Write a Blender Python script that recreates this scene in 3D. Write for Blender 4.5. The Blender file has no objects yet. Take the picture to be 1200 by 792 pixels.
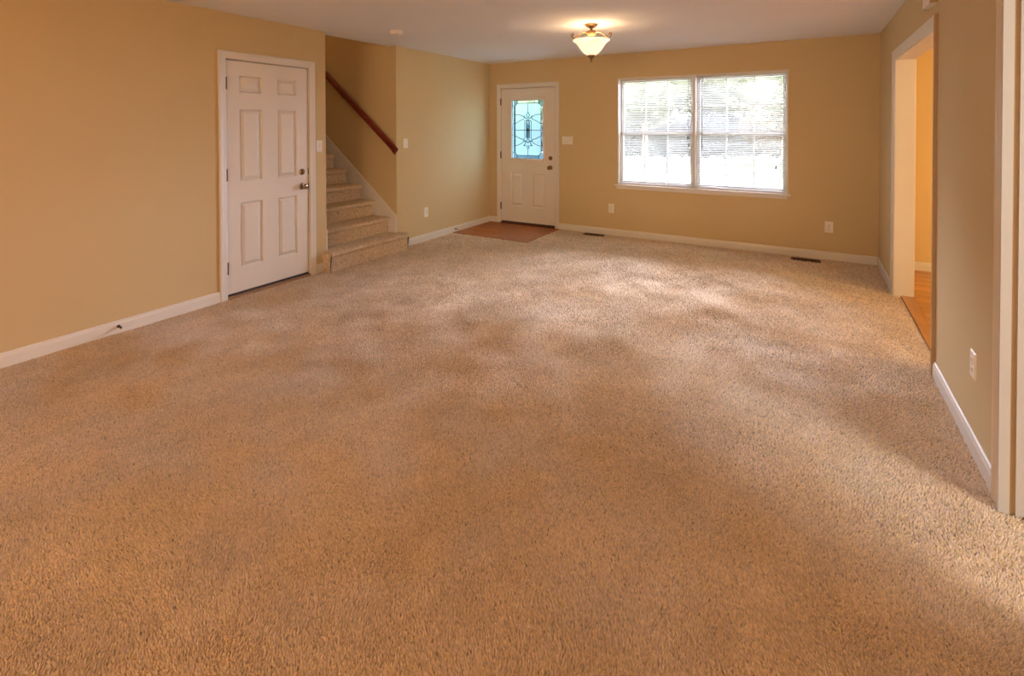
import bpy, math, random
import numpy as np
from mathutils import Vector

random.seed(7)
rng = np.random.default_rng(7)
C = bpy.context.scene.collection
SC = bpy.context.scene

# ------------------------------------------------------------------ room measures (metres)
XL, XR, YB, YR, H = -4.249, 0.651, 6.483, -4.2, 2.44   # left, right, back, rear walls, ceiling
CAMH = 1.462

# ------------------------------------------------------------------ camera
cam_d = bpy.data.cameras.new('camera')
cam = bpy.data.objects.new('camera', cam_d)
C.objects.link(cam)
cam.location = (0, 0, CAMH)
yaw, pitch, roll = 0.535599, 0.0137324, 0.0019919
cam.rotation_mode = 'XYZ'
from mathutils import Matrix
cam.rotation_euler = (Matrix.Rotation(yaw, 4, 'Z') @ Matrix.Rotation(math.pi / 2 - pitch, 4, 'X')
                      @ Matrix.Rotation(-roll, 4, 'Z')).to_euler()
cam_d.sensor_width = 36.0
cam_d.lens = 583.81 / 1200 * 36
cam_d.shift_y = -(396 - 156.96) / 1200
cam_d.clip_start = 0.02
cam_d.clip_end = 200
SC.camera = cam

# ------------------------------------------------------------------ world, lights, exposure
SC.view_settings.view_transform = 'Standard'
SC.view_settings.look = 'None'
SC.view_settings.gamma = 1
SC.view_settings.use_curve_mapping = False
SC.view_settings.exposure = 0.06

world = bpy.data.worlds.new('sky')
SC.world = world
world.use_nodes = True
wn = world.node_tree.nodes
bg = wn['Background']
bg.inputs['Color'].default_value = (0.77, 0.79, 1.0, 1)
bg.inputs['Strength'].default_value = 60.0


def area(name, loc, direction, sx, sy, power, color):
    d = bpy.data.lights.new(name, 'AREA')
    d.shape = 'RECTANGLE'
    d.size, d.size_y = sx, sy
    d.energy = power
    d.color = color
    o = bpy.data.objects.new(name, d)
    C.objects.link(o)
    o.location = loc
    o.rotation_euler = Vector(direction).to_track_quat('-Z', 'Y').to_euler()
    return o


def portal(name, loc, direction, sx, sy):
    o = area(name, loc, direction, sx, sy, 1, (1, 1, 1))
    o.data.cycles.is_portal = True
    return o


# added warm fill light on the solid rear wall, behind the camera
area('rear_fill', (-0.7, YR + 0.06, 1.25), (-0.05, 1, -0.05), 2.4, 2.0, 92, (1.0, 0.65, 0.37))
# daylight from the kitchen window, seen as the pale band on the carpet
area('kitchen_daylight', (3.0, 0.9, 1.45), (-1, 0.25, -0.15), 1.3, 1.2, 95, (0.98, 0.97, 0.93))
portal('window_portal', (-1.19, YB + 0.16, 1.40), (0, -1, 0), 2.0, 1.42)
portal('door_portal', (-3.59, YB + 0.10, 1.43), (0, -1, 0), 0.54, 0.88)


def point(name, loc, power, color, radius=0.03):
    d = bpy.data.lights.new(name, 'POINT')
    d.energy = power
    d.color = color
    d.shadow_soft_size = radius
    o = bpy.data.objects.new(name, d)
    C.objects.link(o)
    o.location = loc
    return o


WARM = (1.0, 0.66, 0.36)
point('dining_lamp', (3.3, 3.9, 1.75), 112, (1.0, 0.76, 0.42), 0.12)
point('rear_point_fill', (-1.0, -2.2, 1.9), 62, (1.0, 0.68, 0.42), 0.2)  # added warm fill behind the camera, no fixture
point('stair_lamp', (-6.3, 3.9, 4.2), 20, (1.0, 0.66, 0.33), 0.15)
LAMP = Vector((-1.776, 4.476, H))
for k in range(2):
    a = 1.95 + math.pi * k
    point('bulb_light', LAMP + Vector((math.cos(a) * 0.04, math.sin(a) * 0.04, -0.195)), 3.2, WARM, 0.010)


# ------------------------------------------------------------------ materials
def new_mat(name):
    m = bpy.data.materials.new(name)
    m.use_nodes = True
    nt = m.node_tree
    return m, nt, nt.nodes['Principled BSDF']


def mat_plain(name, col, rough=0.5, metal=0.0, var=0.04, scale=6.0, bump=0.0, bscale=200.0, spec=0.5):
    """paint-like material: colour with a little mottling and a fine surface relief"""
    m, nt, b = new_mat(name)
    tc = nt.nodes.new('ShaderNodeTexCoord')
    no = nt.nodes.new('ShaderNodeTexNoise')
    no.inputs['Scale'].default_value = scale
    no.inputs['Detail'].default_value = 4
    nt.links.new(tc.outputs['Object'], no.inputs['Vector'])
    r = nt.nodes.new('ShaderNodeValToRGB')
    r.color_ramp.elements[0].position = 0.3
    r.color_ramp.elements[1].position = 0.7
    r.color_ramp.elements[0].color = tuple(c * (1 - var) for c in col) + (1,)
    r.color_ramp.elements[1].color = tuple(min(1, c * (1 + var)) for c in col) + (1,)
    nt.links.new(no.outputs['Fac'], r.inputs['Fac'])
    nt.links.new(r.outputs['Color'], b.inputs['Base Color'])
    b.inputs['Roughness'].default_value = rough
    b.inputs['Metallic'].default_value = metal
    b.inputs['Specular IOR Level'].default_value = spec
    if bump:
        n2 = nt.nodes.new('ShaderNodeTexNoise')
        n2.inputs['Scale'].default_value = bscale
        n2.inputs['Detail'].default_value = 2
        nt.links.new(tc.outputs['Object'], n2.inputs['Vector'])
        bp = nt.nodes.new('ShaderNodeBump')
        bp.inputs['Strength'].default_value = bump
        bp.inputs['Distance'].default_value = 0.002
        nt.links.new(n2.outputs['Fac'], bp.inputs['Height'])
        nt.links.new(bp.outputs['Normal'], b.inputs['Normal'])
    return m


def mat_wood(name, c1, c2, axis='X', rough=0.35, scale=14.0, per_object=0.0, spec=0.5):
    m, nt, b = new_mat(name)
    tc = nt.nodes.new('ShaderNodeTexCoord')
    mp = nt.nodes.new('ShaderNodeMapping')
    s = {'X': (0.12, 1, 1), 'Y': (1, 0.12, 1), 'Z': (1, 1, 0.12)}[axis]
    mp.inputs['Scale'].default_value = s
    nt.links.new(tc.outputs['Object'], mp.inputs['Vector'])
    no = nt.nodes.new('ShaderNodeTexNoise')
    no.inputs['Scale'].default_value = scale
    no.inputs['Detail'].default_value = 8
    no.inputs['Roughness'].default_value = 0.65
    no.inputs['Distortion'].default_value = 0.6
    nt.links.new(mp.outputs['Vector'], no.inputs['Vector'])
    r = nt.nodes.new('ShaderNodeValToRGB')
    r.color_ramp.elements[0].position = 0.32
    r.color_ramp.elements[1].position = 0.68
    r.color_ramp.elements[0].color = c1 + (1,)
    r.color_ramp.elements[1].color = c2 + (1,)
    nt.links.new(no.outputs['Fac'], r.inputs['Fac'])
    out = r.outputs['Color']
    if per_object:
        oi = nt.nodes.new('ShaderNodeObjectInfo')
        mr = nt.nodes.new('ShaderNodeMapRange')
        mr.inputs['To Min'].default_value = 1 - per_object
        mr.inputs['To Max'].default_value = 1 + per_object
        nt.links.new(oi.outputs['Random'], mr.inputs['Value'])
        hs = nt.nodes.new('ShaderNodeHueSaturation')
        nt.links.new(mr.outputs['Result'], hs.inputs['Value'])
        nt.links.new(out, hs.inputs['Color'])
        out = hs.outputs['Color']
        ad = nt.nodes.new('ShaderNodeVectorMath')
        ad.operation = 'ADD'
        cb = nt.nodes.new('ShaderNodeCombineXYZ')
        ml = nt.nodes.new('ShaderNodeMath')
        ml.operation = 'MULTIPLY'
        ml.inputs[1].default_value = 40
        nt.links.new(oi.outputs['Random'], ml.inputs[0])
        nt.links.new(ml.outputs[0], cb.inputs['X'])
        nt.links.new(ml.outputs[0], cb.inputs['Y'])
        nt.links.new(mp.outputs['Vector'], ad.inputs[0])
        nt.links.new(cb.outputs[0], ad.inputs[1])
        nt.links.new(ad.outputs[0], no.inputs['Vector'])
    nt.links.new(out, b.inputs['Base Color'])
    b.inputs['Roughness'].default_value = rough
    b.inputs['Specular IOR Level'].default_value = spec
    return m


WALL_C = (0.64, 0.485, 0.27)
M = {}
M['wall'] = mat_plain('tan_wall_paint', WALL_C, 0.85, 0, 0.012, 1.5, 0.25, 260, 0.2)
M['dining_wall'] = mat_plain('yellow_wall_paint', (0.78, 0.60, 0.30), 0.85, 0, 0.012, 1.5, 0.25, 260, 0.2)
M['ceiling'] = mat_plain('ceiling_paint', (0.87, 0.84, 0.84), 0.95, 0, 0.015, 2.0, 0.35, 120, 0.1)
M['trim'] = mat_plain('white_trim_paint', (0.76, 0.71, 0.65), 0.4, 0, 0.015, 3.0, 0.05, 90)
M['trim_dark'] = mat_plain('dark_tan_trim', (0.44, 0.29, 0.15), 0.55, 0, 0.03, 3.0)  # dark tan; also paints shade into the jamb groove and chime side
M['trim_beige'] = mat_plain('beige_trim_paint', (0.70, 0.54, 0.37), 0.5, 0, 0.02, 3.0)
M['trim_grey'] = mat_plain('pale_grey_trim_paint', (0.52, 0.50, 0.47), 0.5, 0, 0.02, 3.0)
M['door'] = mat_plain('white_door_paint', (0.77, 0.71, 0.64), 0.38, 0, 0.02, 2.5, 0.08, 60)
M['plate'] = mat_plain('ivory_plastic', (0.86, 0.80, 0.72), 0.35, 0, 0.01)
M['slot'] = mat_plain('dark_slot', (0.05, 0.04, 0.035), 0.6)
M['brass'] = mat_plain('antique_brass', (0.26, 0.16, 0.06), 0.3, 1.0, 0.1, 30)
M['nickel'] = mat_plain('satin_nickel', (0.36, 0.29, 0.22), 0.25, 1.0, 0.08, 30)
M['bronze'] = mat_plain('bronze_hinge', (0.13, 0.085, 0.05), 0.45, 0.7, 0.1, 30)
M['gold'] = mat_plain('brushed_gold_bronze', (0.24, 0.13, 0.055), 0.4, 0.6, 0.15, 40)
M['register'] = mat_plain('brown_register_enamel', (0.10, 0.035, 0.02), 0.45, 0.2)
M['steel'] = mat_plain('spring_steel', (0.25, 0.2, 0.16), 0.35, 1.0)
M['rubber'] = mat_plain('white_rubber', (0.8, 0.77, 0.72), 0.7)
M['lead'] = mat_plain('lead_came', (0.03, 0.033, 0.036), 0.6, 0.0, 0.04, 6, 0, 200, 0.2)
M['cord'] = mat_plain('blind_cord', (0.55, 0.55, 0.52), 0.7)
M['wand'] = mat_plain('smoky_wand', (0.16, 0.16, 0.15), 0.3)
M['rail'] = mat_wood('mahogany_rail', (0.12, 0.014, 0.010), (0.23, 0.035, 0.02), 'X', 0.28)
M['sill_wood'] = mat_wood('dark_red_threshold_wood', (0.06, 0.012, 0.008), (0.14, 0.03, 0.018), 'X', 0.4)
M['oak'] = mat_wood('orange_oak_plank', (0.46, 0.20, 0.045), (0.68, 0.34, 0.10), 'X', 0.3, 16, 0.16)
M['oak_edge'] = mat_wood('oak_border', (0.42, 0.17, 0.04), (0.58, 0.26, 0.07), 'Y', 0.3, 16, 0.1)
M['landing'] = mat_wood('brown_landing_wood', (0.29, 0.082, 0.014), (0.42, 0.128, 0.024), 'X', 0.42, 12, 0.12, 0.3)
M['threshold'] = mat_wood('worn_threshold', (0.22, 0.12, 0.06), (0.34, 0.2, 0.10), 'Y', 0.5)
M['subfloor'] = mat_wood('plywood', (0.4, 0.28, 0.15), (0.5, 0.36, 0.2), 'X', 0.8)
M['bark'] = mat_wood('tree_bark', (0.10, 0.07, 0.05), (0.2, 0.15, 0.1), 'Z', 0.9)
M['concrete'] = mat_plain('pale_concrete', (0.22, 0.22, 0.21), 0.9, 0, 0.06, 2, 0.3, 60)
M['lawn'] = mat_plain('lawn_grass', (0.08, 0.10, 0.045), 0.9, 0, 0.2, 3, 0.5, 60)
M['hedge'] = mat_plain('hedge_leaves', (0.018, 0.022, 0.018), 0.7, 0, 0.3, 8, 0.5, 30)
M['foliage'] = mat_plain('sunlit_leaves', (0.088, 0.090, 0.050), 0.9, 0, 0.15, 0.6, 0.0, 20, 0.1)


def mat_carpet():
    m, nt, b = new_mat('carpet_yarn')
    at = nt.nodes.new('ShaderNodeAttribute')
    at.attribute_name = 'yarn'
    nt.links.new(at.outputs['Color'], b.inputs['Base Color'])
    b.inputs['Roughness'].default_value = 1.0
    b.inputs['Specular IOR Level'].default_value = 0.05
    b.inputs['Sheen Weight'].default_value = 0.25
    b.inputs['Sheen Roughness'].default_value = 0.6
    b.inputs['Sheen Tint'].default_value = (0.9, 0.8, 0.7, 1)
    return m


M['carpet'] = mat_carpet()


def mat_glass_clear():
    m = bpy.data.materials.new('clear_glass')
    m.use_nodes = True
    nt = m.node_tree
    nt.nodes.remove(nt.nodes['Principled BSDF'])
    out = nt.nodes['Material Output']
    tr = nt.nodes.new('ShaderNodeBsdfTransparent')
    tr.inputs['Color'].default_value = (0.96, 0.98, 0.97, 1)
    gl = nt.nodes.new('ShaderNodeBsdfGlossy')
    gl.inputs['Roughness'].default_value = 0.02
    fr = nt.nodes.new('ShaderNodeFresnel')
    mx = nt.nodes.new('ShaderNodeMixShader')
    nt.links.new(fr.outputs[0], mx.inputs[0])
    nt.links.new(tr.outputs[0], mx.inputs[1])
    nt.links.new(gl.outputs[0], mx.inputs[2])
    nt.links.new(mx.outputs[0], out.inputs['Surface'])
    return m


def mat_glass_art(name, tint, rough, bscale, bstr):
    m, nt, b = new_mat(name)
    b.inputs['Base Color'].default_value = tint + (1,)
    b.inputs['Roughness'].default_value = rough
    b.inputs['Transmission Weight'].default_value = 1.0
    b.inputs['IOR'].default_value = 1.3
    tc = nt.nodes.new('ShaderNodeTexCoord')
    no = nt.nodes.new('ShaderNodeTexVoronoi')
    no.inputs['Scale'].default_value = bscale
    nt.links.new(tc.outputs['Object'], no.inputs['Vector'])
    bp = nt.nodes.new('ShaderNodeBump')
    bp.inputs['Strength'].default_value = bstr
    bp.inputs['Distance'].default_value = 0.004
    nt.links.new(no.outputs['Distance'], bp.inputs['Height'])
    nt.links.new(bp.outputs['Normal'], b.inputs['Normal'])
    return m


M['glass'] = mat_glass_clear()
M['art_glass'] = mat_glass_art('rippled_door_glass', (0.40, 0.68, 0.74), 0.28, 90, 0.12)
M['bevel_glass'] = mat_glass_art('bevelled_door_glass', (0.75, 0.92, 0.94), 0.03, 25, 0.1)
M['border_glass'] = mat_glass_art('border_door_glass', (0.15, 0.28, 0.34), 0.15, 60, 0.12)


def mat_slat():
    m = bpy.data.materials.new('white_vinyl_slat')
    m.use_nodes = True
    nt = m.node_tree
    b = nt.nodes['Principled BSDF']
    b.inputs['Base Color'].default_value = (0.70, 0.70, 0.68, 1)
    b.inputs['Roughness'].default_value = 0.45
    tl = nt.nodes.new('ShaderNodeBsdfTranslucent')
    tl.inputs['Color'].default_value = (0.86, 0.86, 0.82, 1)
    mx = nt.nodes.new('ShaderNodeMixShader')
    mx.inputs[0].default_value = 0.06
    nt.links.new(b.outputs[0], mx.inputs[1])
    nt.links.new(tl.outputs[0], mx.inputs[2])
    nt.links.new(mx.outputs[0], nt.nodes['Material Output'].inputs['Surface'])
    return m


M['slat'] = mat_slat()


def mat_bowl():
    m, nt, b = new_mat('lit_alabaster_glass')
    tc = nt.nodes.new('ShaderNodeTexCoord')
    no = nt.nodes.new('ShaderNodeTexNoise')
    no.inputs['Scale'].default_value = 9
    no.inputs['Detail'].default_value = 3
    no.inputs['Distortion'].default_value = 1.5
    nt.links.new(tc.outputs['Object'], no.inputs['Vector'])
    r = nt.nodes.new('ShaderNodeValToRGB')
    r.color_ramp.elements[0].position = 0.3
    r.color_ramp.elements[1].position = 0.65
    r.color_ramp.elements[0].color = (1.0, 0.70, 0.36, 1)
    r.color_ramp.elements[1].color = (1.0, 0.86, 0.60, 1)
    nt.links.new(no.outputs['Fac'], r.inputs['Fac'])
    b.inputs['Base Color'].default_value = (0.9, 0.82, 0.68, 1)
    b.inputs['Roughness'].default_value = 0.3
    nt.links.new(r.outputs['Color'], b.inputs['Emission Color'])
    b.inputs['Emission Strength'].default_value = 1.05
    return m


M['bowl'] = mat_bowl()
m_bulb, nt_, b_ = new_mat('lit_bulb')
b_.inputs['Emission Color'].default_value = (1.0, 0.75, 0.45, 1)
b_.inputs['Emission Strength'].default_value = 4.0
M['bulb'] = m_bulb


# ------------------------------------------------------------------ object helpers
def world_of(o):
    v = Vector((0, 0, 0))
    while o is not None:
        v = v + o.location
        o = o.parent
    return v


def thing(name, label, cat, loc=(0, 0, 0), group=None, kind=None):
    o = bpy.data.objects.new(name, None)
    o.empty_display_size = 0.1
    C.objects.link(o)
    o.location = loc
    o['label'] = label
    if cat:
        o['category'] = cat
    if group:
        o['group'] = group
    if kind:
        o['kind'] = kind
    return o


class MB:
    """collects world-space geometry for ONE mesh object"""

    def __init__(self):
        self.v, self.f = [], []

    def add(self, vs, fs):
        n = len(self.v)
        self.v += [tuple(p) for p in vs]
        self.f += [tuple(i + n for i in f) for f in fs]
        return self

    def box(self, x0, x1, y0, y1, z0, z1):
        x0, x1 = min(x0, x1), max(x0, x1)
        y0, y1 = min(y0, y1), max(y0, y1)
        z0, z1 = min(z0, z1), max(z0, z1)
        vs = [(x0, y0, z0), (x1, y0, z0), (x1, y1, z0), (x0, y1, z0), (x0, y0, z1), (x1, y0, z1), (x1, y1, z1), (x0, y1, z1)]
        fs = [(0, 3, 2, 1), (4, 5, 6, 7), (0, 1, 5, 4), (1, 2, 6, 5), (2, 3, 7, 6), (3, 0, 4, 7)]
        return self.add(vs, fs)

    def fbox(self, fr, u0, u1, z0, z1, n0, n1):
        a, b = fr(u0, z0, n0), fr(u1, z1, n1)
        return self.box(a[0], b[0], a[1], b[1], a[2], b[2])

    def prism(self, ring0, ring1, cap=True):
        n = len(ring0)
        vs = list(ring0) + list(ring1)
        fs = [(i, (i + 1) % n, n + (i + 1) % n, n + i) for i in range(n)]
        if cap:
            fs += [tuple(range(n - 1, -1, -1)), tuple(range(n, 2 * n))]
        return self.add(vs, fs)

    def lathe(self, prof, c, axis='Z', seg=24, cap=True):
        """prof: (radius, height along the axis); c: base point"""
        rings = []
        for r, h in prof:
            ring = []
            for k in range(seg):
                a = 2 * math.pi * k / seg
                p, q = r * math.cos(a), r * math.sin(a)
                if axis == 'Z':
                    ring.append((c[0] + p, c[1] + q, c[2] + h))
                elif axis == 'X':
                    ring.append((c[0] + h, c[1] + p, c[2] + q))
                else:
                    ring.append((c[0] + p, c[1] + h, c[2] + q))
            rings.append(ring)
        vs = [p for r in rings for p in r]
        fs = []
        for i in range(len(rings) - 1):
            for k in range(seg):
                k2 = (k + 1) % seg
                fs.append((i * seg + k, i * seg + k2, (i + 1) * seg + k2, (i + 1) * seg + k))
        if cap:
            fs.append(tuple(range(seg - 1, -1, -1)))
            fs.append(tuple(range((len(rings) - 1) * seg, len(rings) * seg)))
        return self.add(vs, fs)

    def tube(self, pts, r, seg=8):
        pts = [Vector(p) for p in pts]
        rr = r if isinstance(r, (list, tuple)) else [r] * len(pts)
        vs, up = [], Vector((0.13, 0.21, 0.97)).normalized()
        for i, p in enumerate(pts):
            t = (pts[min(i + 1, len(pts) - 1)] - pts[max(i - 1, 0)]).normalized()
            a = t.cross(up)
            if a.length < 1e-3:
                a = t.cross(Vector((1, 0, 0)))
            a.normalize()
            b = t.cross(a).normalized()
            for k in range(seg):
                q = 2 * math.pi * k / seg
                vs.append(p + a * (math.cos(q) * rr[i]) + b * (math.sin(q) * rr[i]))
        fs = []
        for i in range(len(pts) - 1):
            for k in range(seg):
                k2 = (k + 1) % seg
                fs.append((i * seg + k, i * seg + k2, (i + 1) * seg + k2, (i + 1) * seg + k))
        fs.append(tuple(range(seg - 1, -1, -1)))
        fs.append(tuple(range((len(pts) - 1) * seg, len(pts) * seg)))
        return self.add(vs, fs)

    def build(self, name, mat, parent=None, bevel=0.0, smooth=False, label=None, cat=None, group=None, kind=None):
        off = world_of(parent)
        vs = [(x - off.x, y - off.y, z - off.z) for x, y, z in self.v]
        me = bpy.data.meshes.new(name)
        me.from_pydata(vs, [], self.f)
        me.validate()
        import bmesh
        bm = bmesh.new()
        bm.from_mesh(me)
        bmesh.ops.recalc_face_normals(bm, faces=bm.faces)
        bm.to_mesh(me)
        bm.free()
        me.materials.append(mat)
        if smooth:
            me.polygons.foreach_set('use_smooth', [True] * len(me.polygons))
        o = bpy.data.objects.new(name, me)
        C.objects.link(o)
        if parent is not None:
            o.parent = parent
        if bevel:
            md = o.modifiers.new('bevel', 'BEVEL')
            md.width = bevel
            md.segments = 2
            md.limit_method = 'ANGLE'
        if smooth:
            try:
                md = o.modifiers.new('edges', 'EDGE_SPLIT')
                md.split_angle = math.radians(40)
            except Exception:
                pass
        for k, v in (('label', label), ('category', cat), ('group', group), ('kind', kind)):
            if v:
                o[k] = v
        return o


def struct(name, mb, mat, label, bevel=0.0):
    return mb.build(name, mat, None, bevel, label=label, kind='structure')


def F_left(u, z, n):     # left wall: u runs along Y, n out into the room (+X)
    return (XL + n, u, z)


def F_back(u, z, n):     # back wall: u runs along X, n out into the room (-Y)
    return (u, YB - n, z)


def F_right(u, z, n):    # right wall: u runs along Y, n out into the room (-X)
    return (XR - n, u, z)


def F_dine(u, z, n):     # dining room far wall
    return (u, YB - 0.03 - n, z)


CASE_SEC = [(0.0, 0.0), (0.0, 0.009), (0.008, 0.012), (0.030, 0.014), (0.046, 0.018), (0.060, 0.018), (0.064, 0.014), (0.064, 0.0)]


def casing(parent, fr, u0, u1, z0, z1, wid=0.064, mats=None, prefix='casing', legs=(True, True)):
    k = wid / 0.064
    sec = [(w * k, n) for w, n in CASE_SEC]
    mats = mats or (M['trim'], M['trim'], M['trim'])
    out = []
    if legs[0]:
        out.append(MB().prism([fr(u0 - w, z0, n) for w, n in sec], [fr(u0 - w, z1 + w, n) for w, n in sec]).build(prefix, mats[0], parent))
    if legs[1]:
        out.append(MB().prism([fr(u1 + w, z0, n) for w, n in sec], [fr(u1 + w, z1 + w, n) for w, n in sec]).build(prefix, mats[1], parent))
    out.append(MB().prism([fr(u0 - w, z1 + w, n) for w, n in sec], [fr(u1 + w, z1 + w, n) for w, n in sec]).build(prefix, mats[2], parent))
    return out


def ring_frame(mb, fr, u0, u1, z0, z1, sec):
    """four mitred mouldings round a rectangle, profile growing outwards"""
    mb.prism([fr(u0 - w, z0 - w, n) for w, n in sec], [fr(u0 - w, z1 + w, n) for w, n in sec])
    mb.prism([fr(u1 + w, z0 - w, n) for w, n in sec], [fr(u1 + w, z1 + w, n) for w, n in sec])
    mb.prism([fr(u0 - w, z1 + w, n) for w, n in sec], [fr(u1 + w, z1 + w, n) for w, n in sec])
    mb.prism([fr(u0 - w, z0 - w, n) for w, n in sec], [fr(u1 + w, z0 - w, n) for w, n in sec])
    return mb


def baseboard(name, fr, runs, label, mat=None):
    mb = MB()
    sec = [(0, 0.0), (0, 0.013), (0.058, 0.013), (0.070, 0.009), (0.078, 0.008), (0.083, 0.003), (0.083, 0.0)]
    for a, b in runs:
        mb.prism([fr(a, z - 0.012 if z == 0 else z, n) for z, n in sec], [fr(b, z - 0.012 if z == 0 else z, n) for z, n in sec])
    return struct(name, mb, mat or M['trim'], label)


# ------------------------------------------------------------------ the shell
# openings: door_1 (left wall), staircase (left wall), door_2 and window (back wall), two on the right wall
D1 = (2.398, 3.219, 2.052)        # left door: u0, u1, top
ST = (3.418, 4.437)               # stair opening
D2 = (-4.047, -3.125, 2.052)      # front door
W = (-2.195, -0.192, 0.69, 2.108)  # window
O1 = (3.835, 5.40, 2.045)         # dining opening
O2 = (1.92, 2.572, 2.06)          # kitchen opening
TH = 0.13                         # wall thickness

w = MB()
w.box(XL - TH, XL, YR, D1[0] - 0.02, -0.05, H)
w.box(XL - TH, XL, D1[0] - 0.02, D1[1] + 0.02, D1[2] + 0.02, H)
w.box(XL - TH, XL, D1[1] + 0.02, ST[0], -0.05, H)
w.box(XL - TH, XL, ST[1], YB + 0.2, -0.05, H)
struct('wall_left', w, M['wall'], 'tan painted left wall with the white door and the stair opening')

w = MB()
w.box(XL - TH, D2[0] - 0.02, YB, YB + 0.16, -0.05, H)
w.box(D2[0] - 0.02, D2[1] + 0.02, YB, YB + 0.16, D2[2] + 0.02, H)
w.box(D2[1] + 0.02, W[0], YB, YB + 0.16, -0.05, H)
w.box(W[0], W[1], YB, YB + 0.16, -0.05, W[2])
w.box(W[0], W[1], YB, YB + 0.16, W[3], H)
w.box(W[1], XR + TH, YB, YB + 0.16, -0.05, H)
struct('wall_back', w, M['wall'], 'tan painted far wall holding the front door and the wide window')

w = MB()
w.box(XR, XR + TH, O1[1], YB, -0.05, H)
w.box(XR, XR + TH, O1[0], O1[1], O1[2], H)
w.box(XR, XR + TH, O2[1], O1[0], -0.05, H)
w.box(XR, XR + TH, O2[0], O2[1], O2[2], H)
w.box(XR, XR + TH, YR, O2[0], -0.05, H)
struct('wall_right', w, M['wall'], 'tan painted right wall cut by the dining room opening')

struct('wall_rear', MB().box(XL - TH, XR + TH, YR - 0.12, YR, -0.05, H), M['wall'], 'tan painted rear wall behind the viewpoint')

# stairwell walls: the flight climbs away to the left and is open to the upper storey
w = MB()
w.box(-8.6, XL - TH, ST[1], ST[1] + 0.1, -0.05, 5.0)
struct('wall_stair_far', w, M['wall'], 'orange tan stairwell wall that carries the handrail')
struct('wall_stair_near', MB().box(-8.6, XL - TH, ST[0] - 0.1, ST[0], -0.05, 5.0), M['wall'], 'near stairwell wall behind the left wall')
struct('wall_stair_top', MB().box(-8.7, -8.6, ST[0] - 0.1, ST[1] + 0.1, -0.05, 5.0), M['wall'], 'wall at the top of the stairwell')
struct('wall_stair_front', MB().box(XL - TH, XL, ST[0] - 0.1, ST[1] + 0.1, H + 0.15, 5.0), M['wall'], 'upper stairwell wall above the opening')
w = MB()
w.box(XL - TH, XR + TH, YR - 0.12, YB + 0.16, H, H + 0.15)
struct('ceiling', w, M['ceiling'], 'off-white painted ceiling of the living room')
struct('ceiling', MB().box(-8.7, XL, ST[0] - 0.1, ST[1] + 0.1, 5.0, 5.1), M['ceiling'], 'ceiling high over the stairwell')
# dining room and kitchen beyond the right wall
struct('wall_dining_far', MB().box(XR + TH, 5.4, YB - 0.03, YB + 0.16, -0.05, H), M['dining_wall'], 'bright yellow far wall of the dining room')
struct('wall_dining_right', MB().box(5.3, 5.4, 2.6, YB, -0.05, H), M['dining_wall'], 'yellow right wall of the dining room')
struct('wall_dining_near', MB().box(XR + TH, 5.4, 2.62, 2.72, -0.05, H), M['dining_wall'], 'wall between the dining room and the kitchen')
struct('wall_kitchen_right', MB().box(3.1, 3.2, YR - 0.12, 2.62, -0.05, H), M['wall'], 'kitchen wall under the kitchen window')
struct('wall_kitchen_rear', MB().box(XR + TH, 3.2, YR - 0.12, YR, -0.05, H), M['wall'], 'rear kitchen wall out of sight')
struct('ceiling', MB().box(XR + TH, 5.4, YR - 0.12, YB + 0.16, H, H + 0.15), M['ceiling'], 'ceiling of the dining room and kitchen')

# floors
FZ = -0.012
struct('floor', MB().box(XL - TH, XR + 0.05, YR - 0.12, YB + 0.16, -0.08, FZ - 0.004), M['subfloor'], 'wooden subfloor lying under the carpet')
struct('floor', MB().box(-8.7, XL - TH, ST[0] - 0.1, ST[1] + 0.1, -0.08, -0.02), M['subfloor'], 'floor under the staircase')
fd = thing('floor', 'orange oak plank floor of the dining room beyond the right opening', None, (0.78, 2.72, 0), kind='structure')
MB().box(XR + 0.05, 5.4, YR - 0.12, YB + 0.16, -0.08, -0.014).build('subfloor', M['subfloor'], fd)
y = 2.74
PW = 0.083
while y < YB - 0.04:
    x = 0.79
    first = True
    while x < 5.28:
        ln = random.uniform(0.35, 1.25) if first else random.uniform(0.7, 1.4)
        first = False
        x1 = min(x + ln, 5.29)
        if x1 > 5.1:
            x1 = 5.29
        dz = random.uniform(-0.0006, 0.0006)
        MB().box(x + 0.0007, x1 - 0.0007, y + 0.0008, min(y + PW, YB - 0.032) - 0.0008, -0.014, 0.0 + dz).build('plank', M['oak'], fd, 0.0008)
        x = x1
    y += PW
for a, b in ((O1[0] + 0.002, 4.66), (4.662, O1[1] - 0.002)):
    MB().box(0.700, 0.788, a, b, -0.014, 0.004).build('border_plank', M['oak_edge'], fd, 0.002)
MB().box(0.700, 0.788, O2[0] + 0.013, O2[1] - 0.013, -0.014, 0.002).build('border_plank', M['oak_edge'], fd, 0.002)
MB().box(XR + TH + 0.008, 3.1, YR, 2.62, -0.014, -0.002).build('kitchen_boards', M['oak'], fd)

# entry landing in front of the front door
LX, LY = -3.062, 5.530
fl = thing('floor', 'square of brown wood flooring set in the carpet at the front door', None, (XL, LY, 0), kind='structure')
y = LY
i = 0
while y < YB - 0.005:
    y1 = min(y + 0.1190, YB)
    cuts = [XL, XL + (0.33, 0.62, 0.2, 0.5)[i % 4], XL + (0.86, 1.0, 0.75, 0.95)[i % 4], LX]
    for a, b in zip(cuts, cuts[1:]):
        MB().box(a + 0.0006, b - 0.0006, y + 0.0006, y1 - 0.0006, -0.014, 0.001 + random.uniform(-0.0004, 0.0004)).build('plank', M['landing'], fl, 0.0007)
    y = y1
    i += 1
# metal-free wood edge strips round the landing
MB().box(XL, LX + 0.006, LY - 0.006, LY, -0.014, 0.001).build('edge_strip', M['landing'], fl)
MB().box(LX, LX + 0.006, LY, YB, -0.014, 0.001).build('edge_strip', M['landing'], fl)


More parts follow.
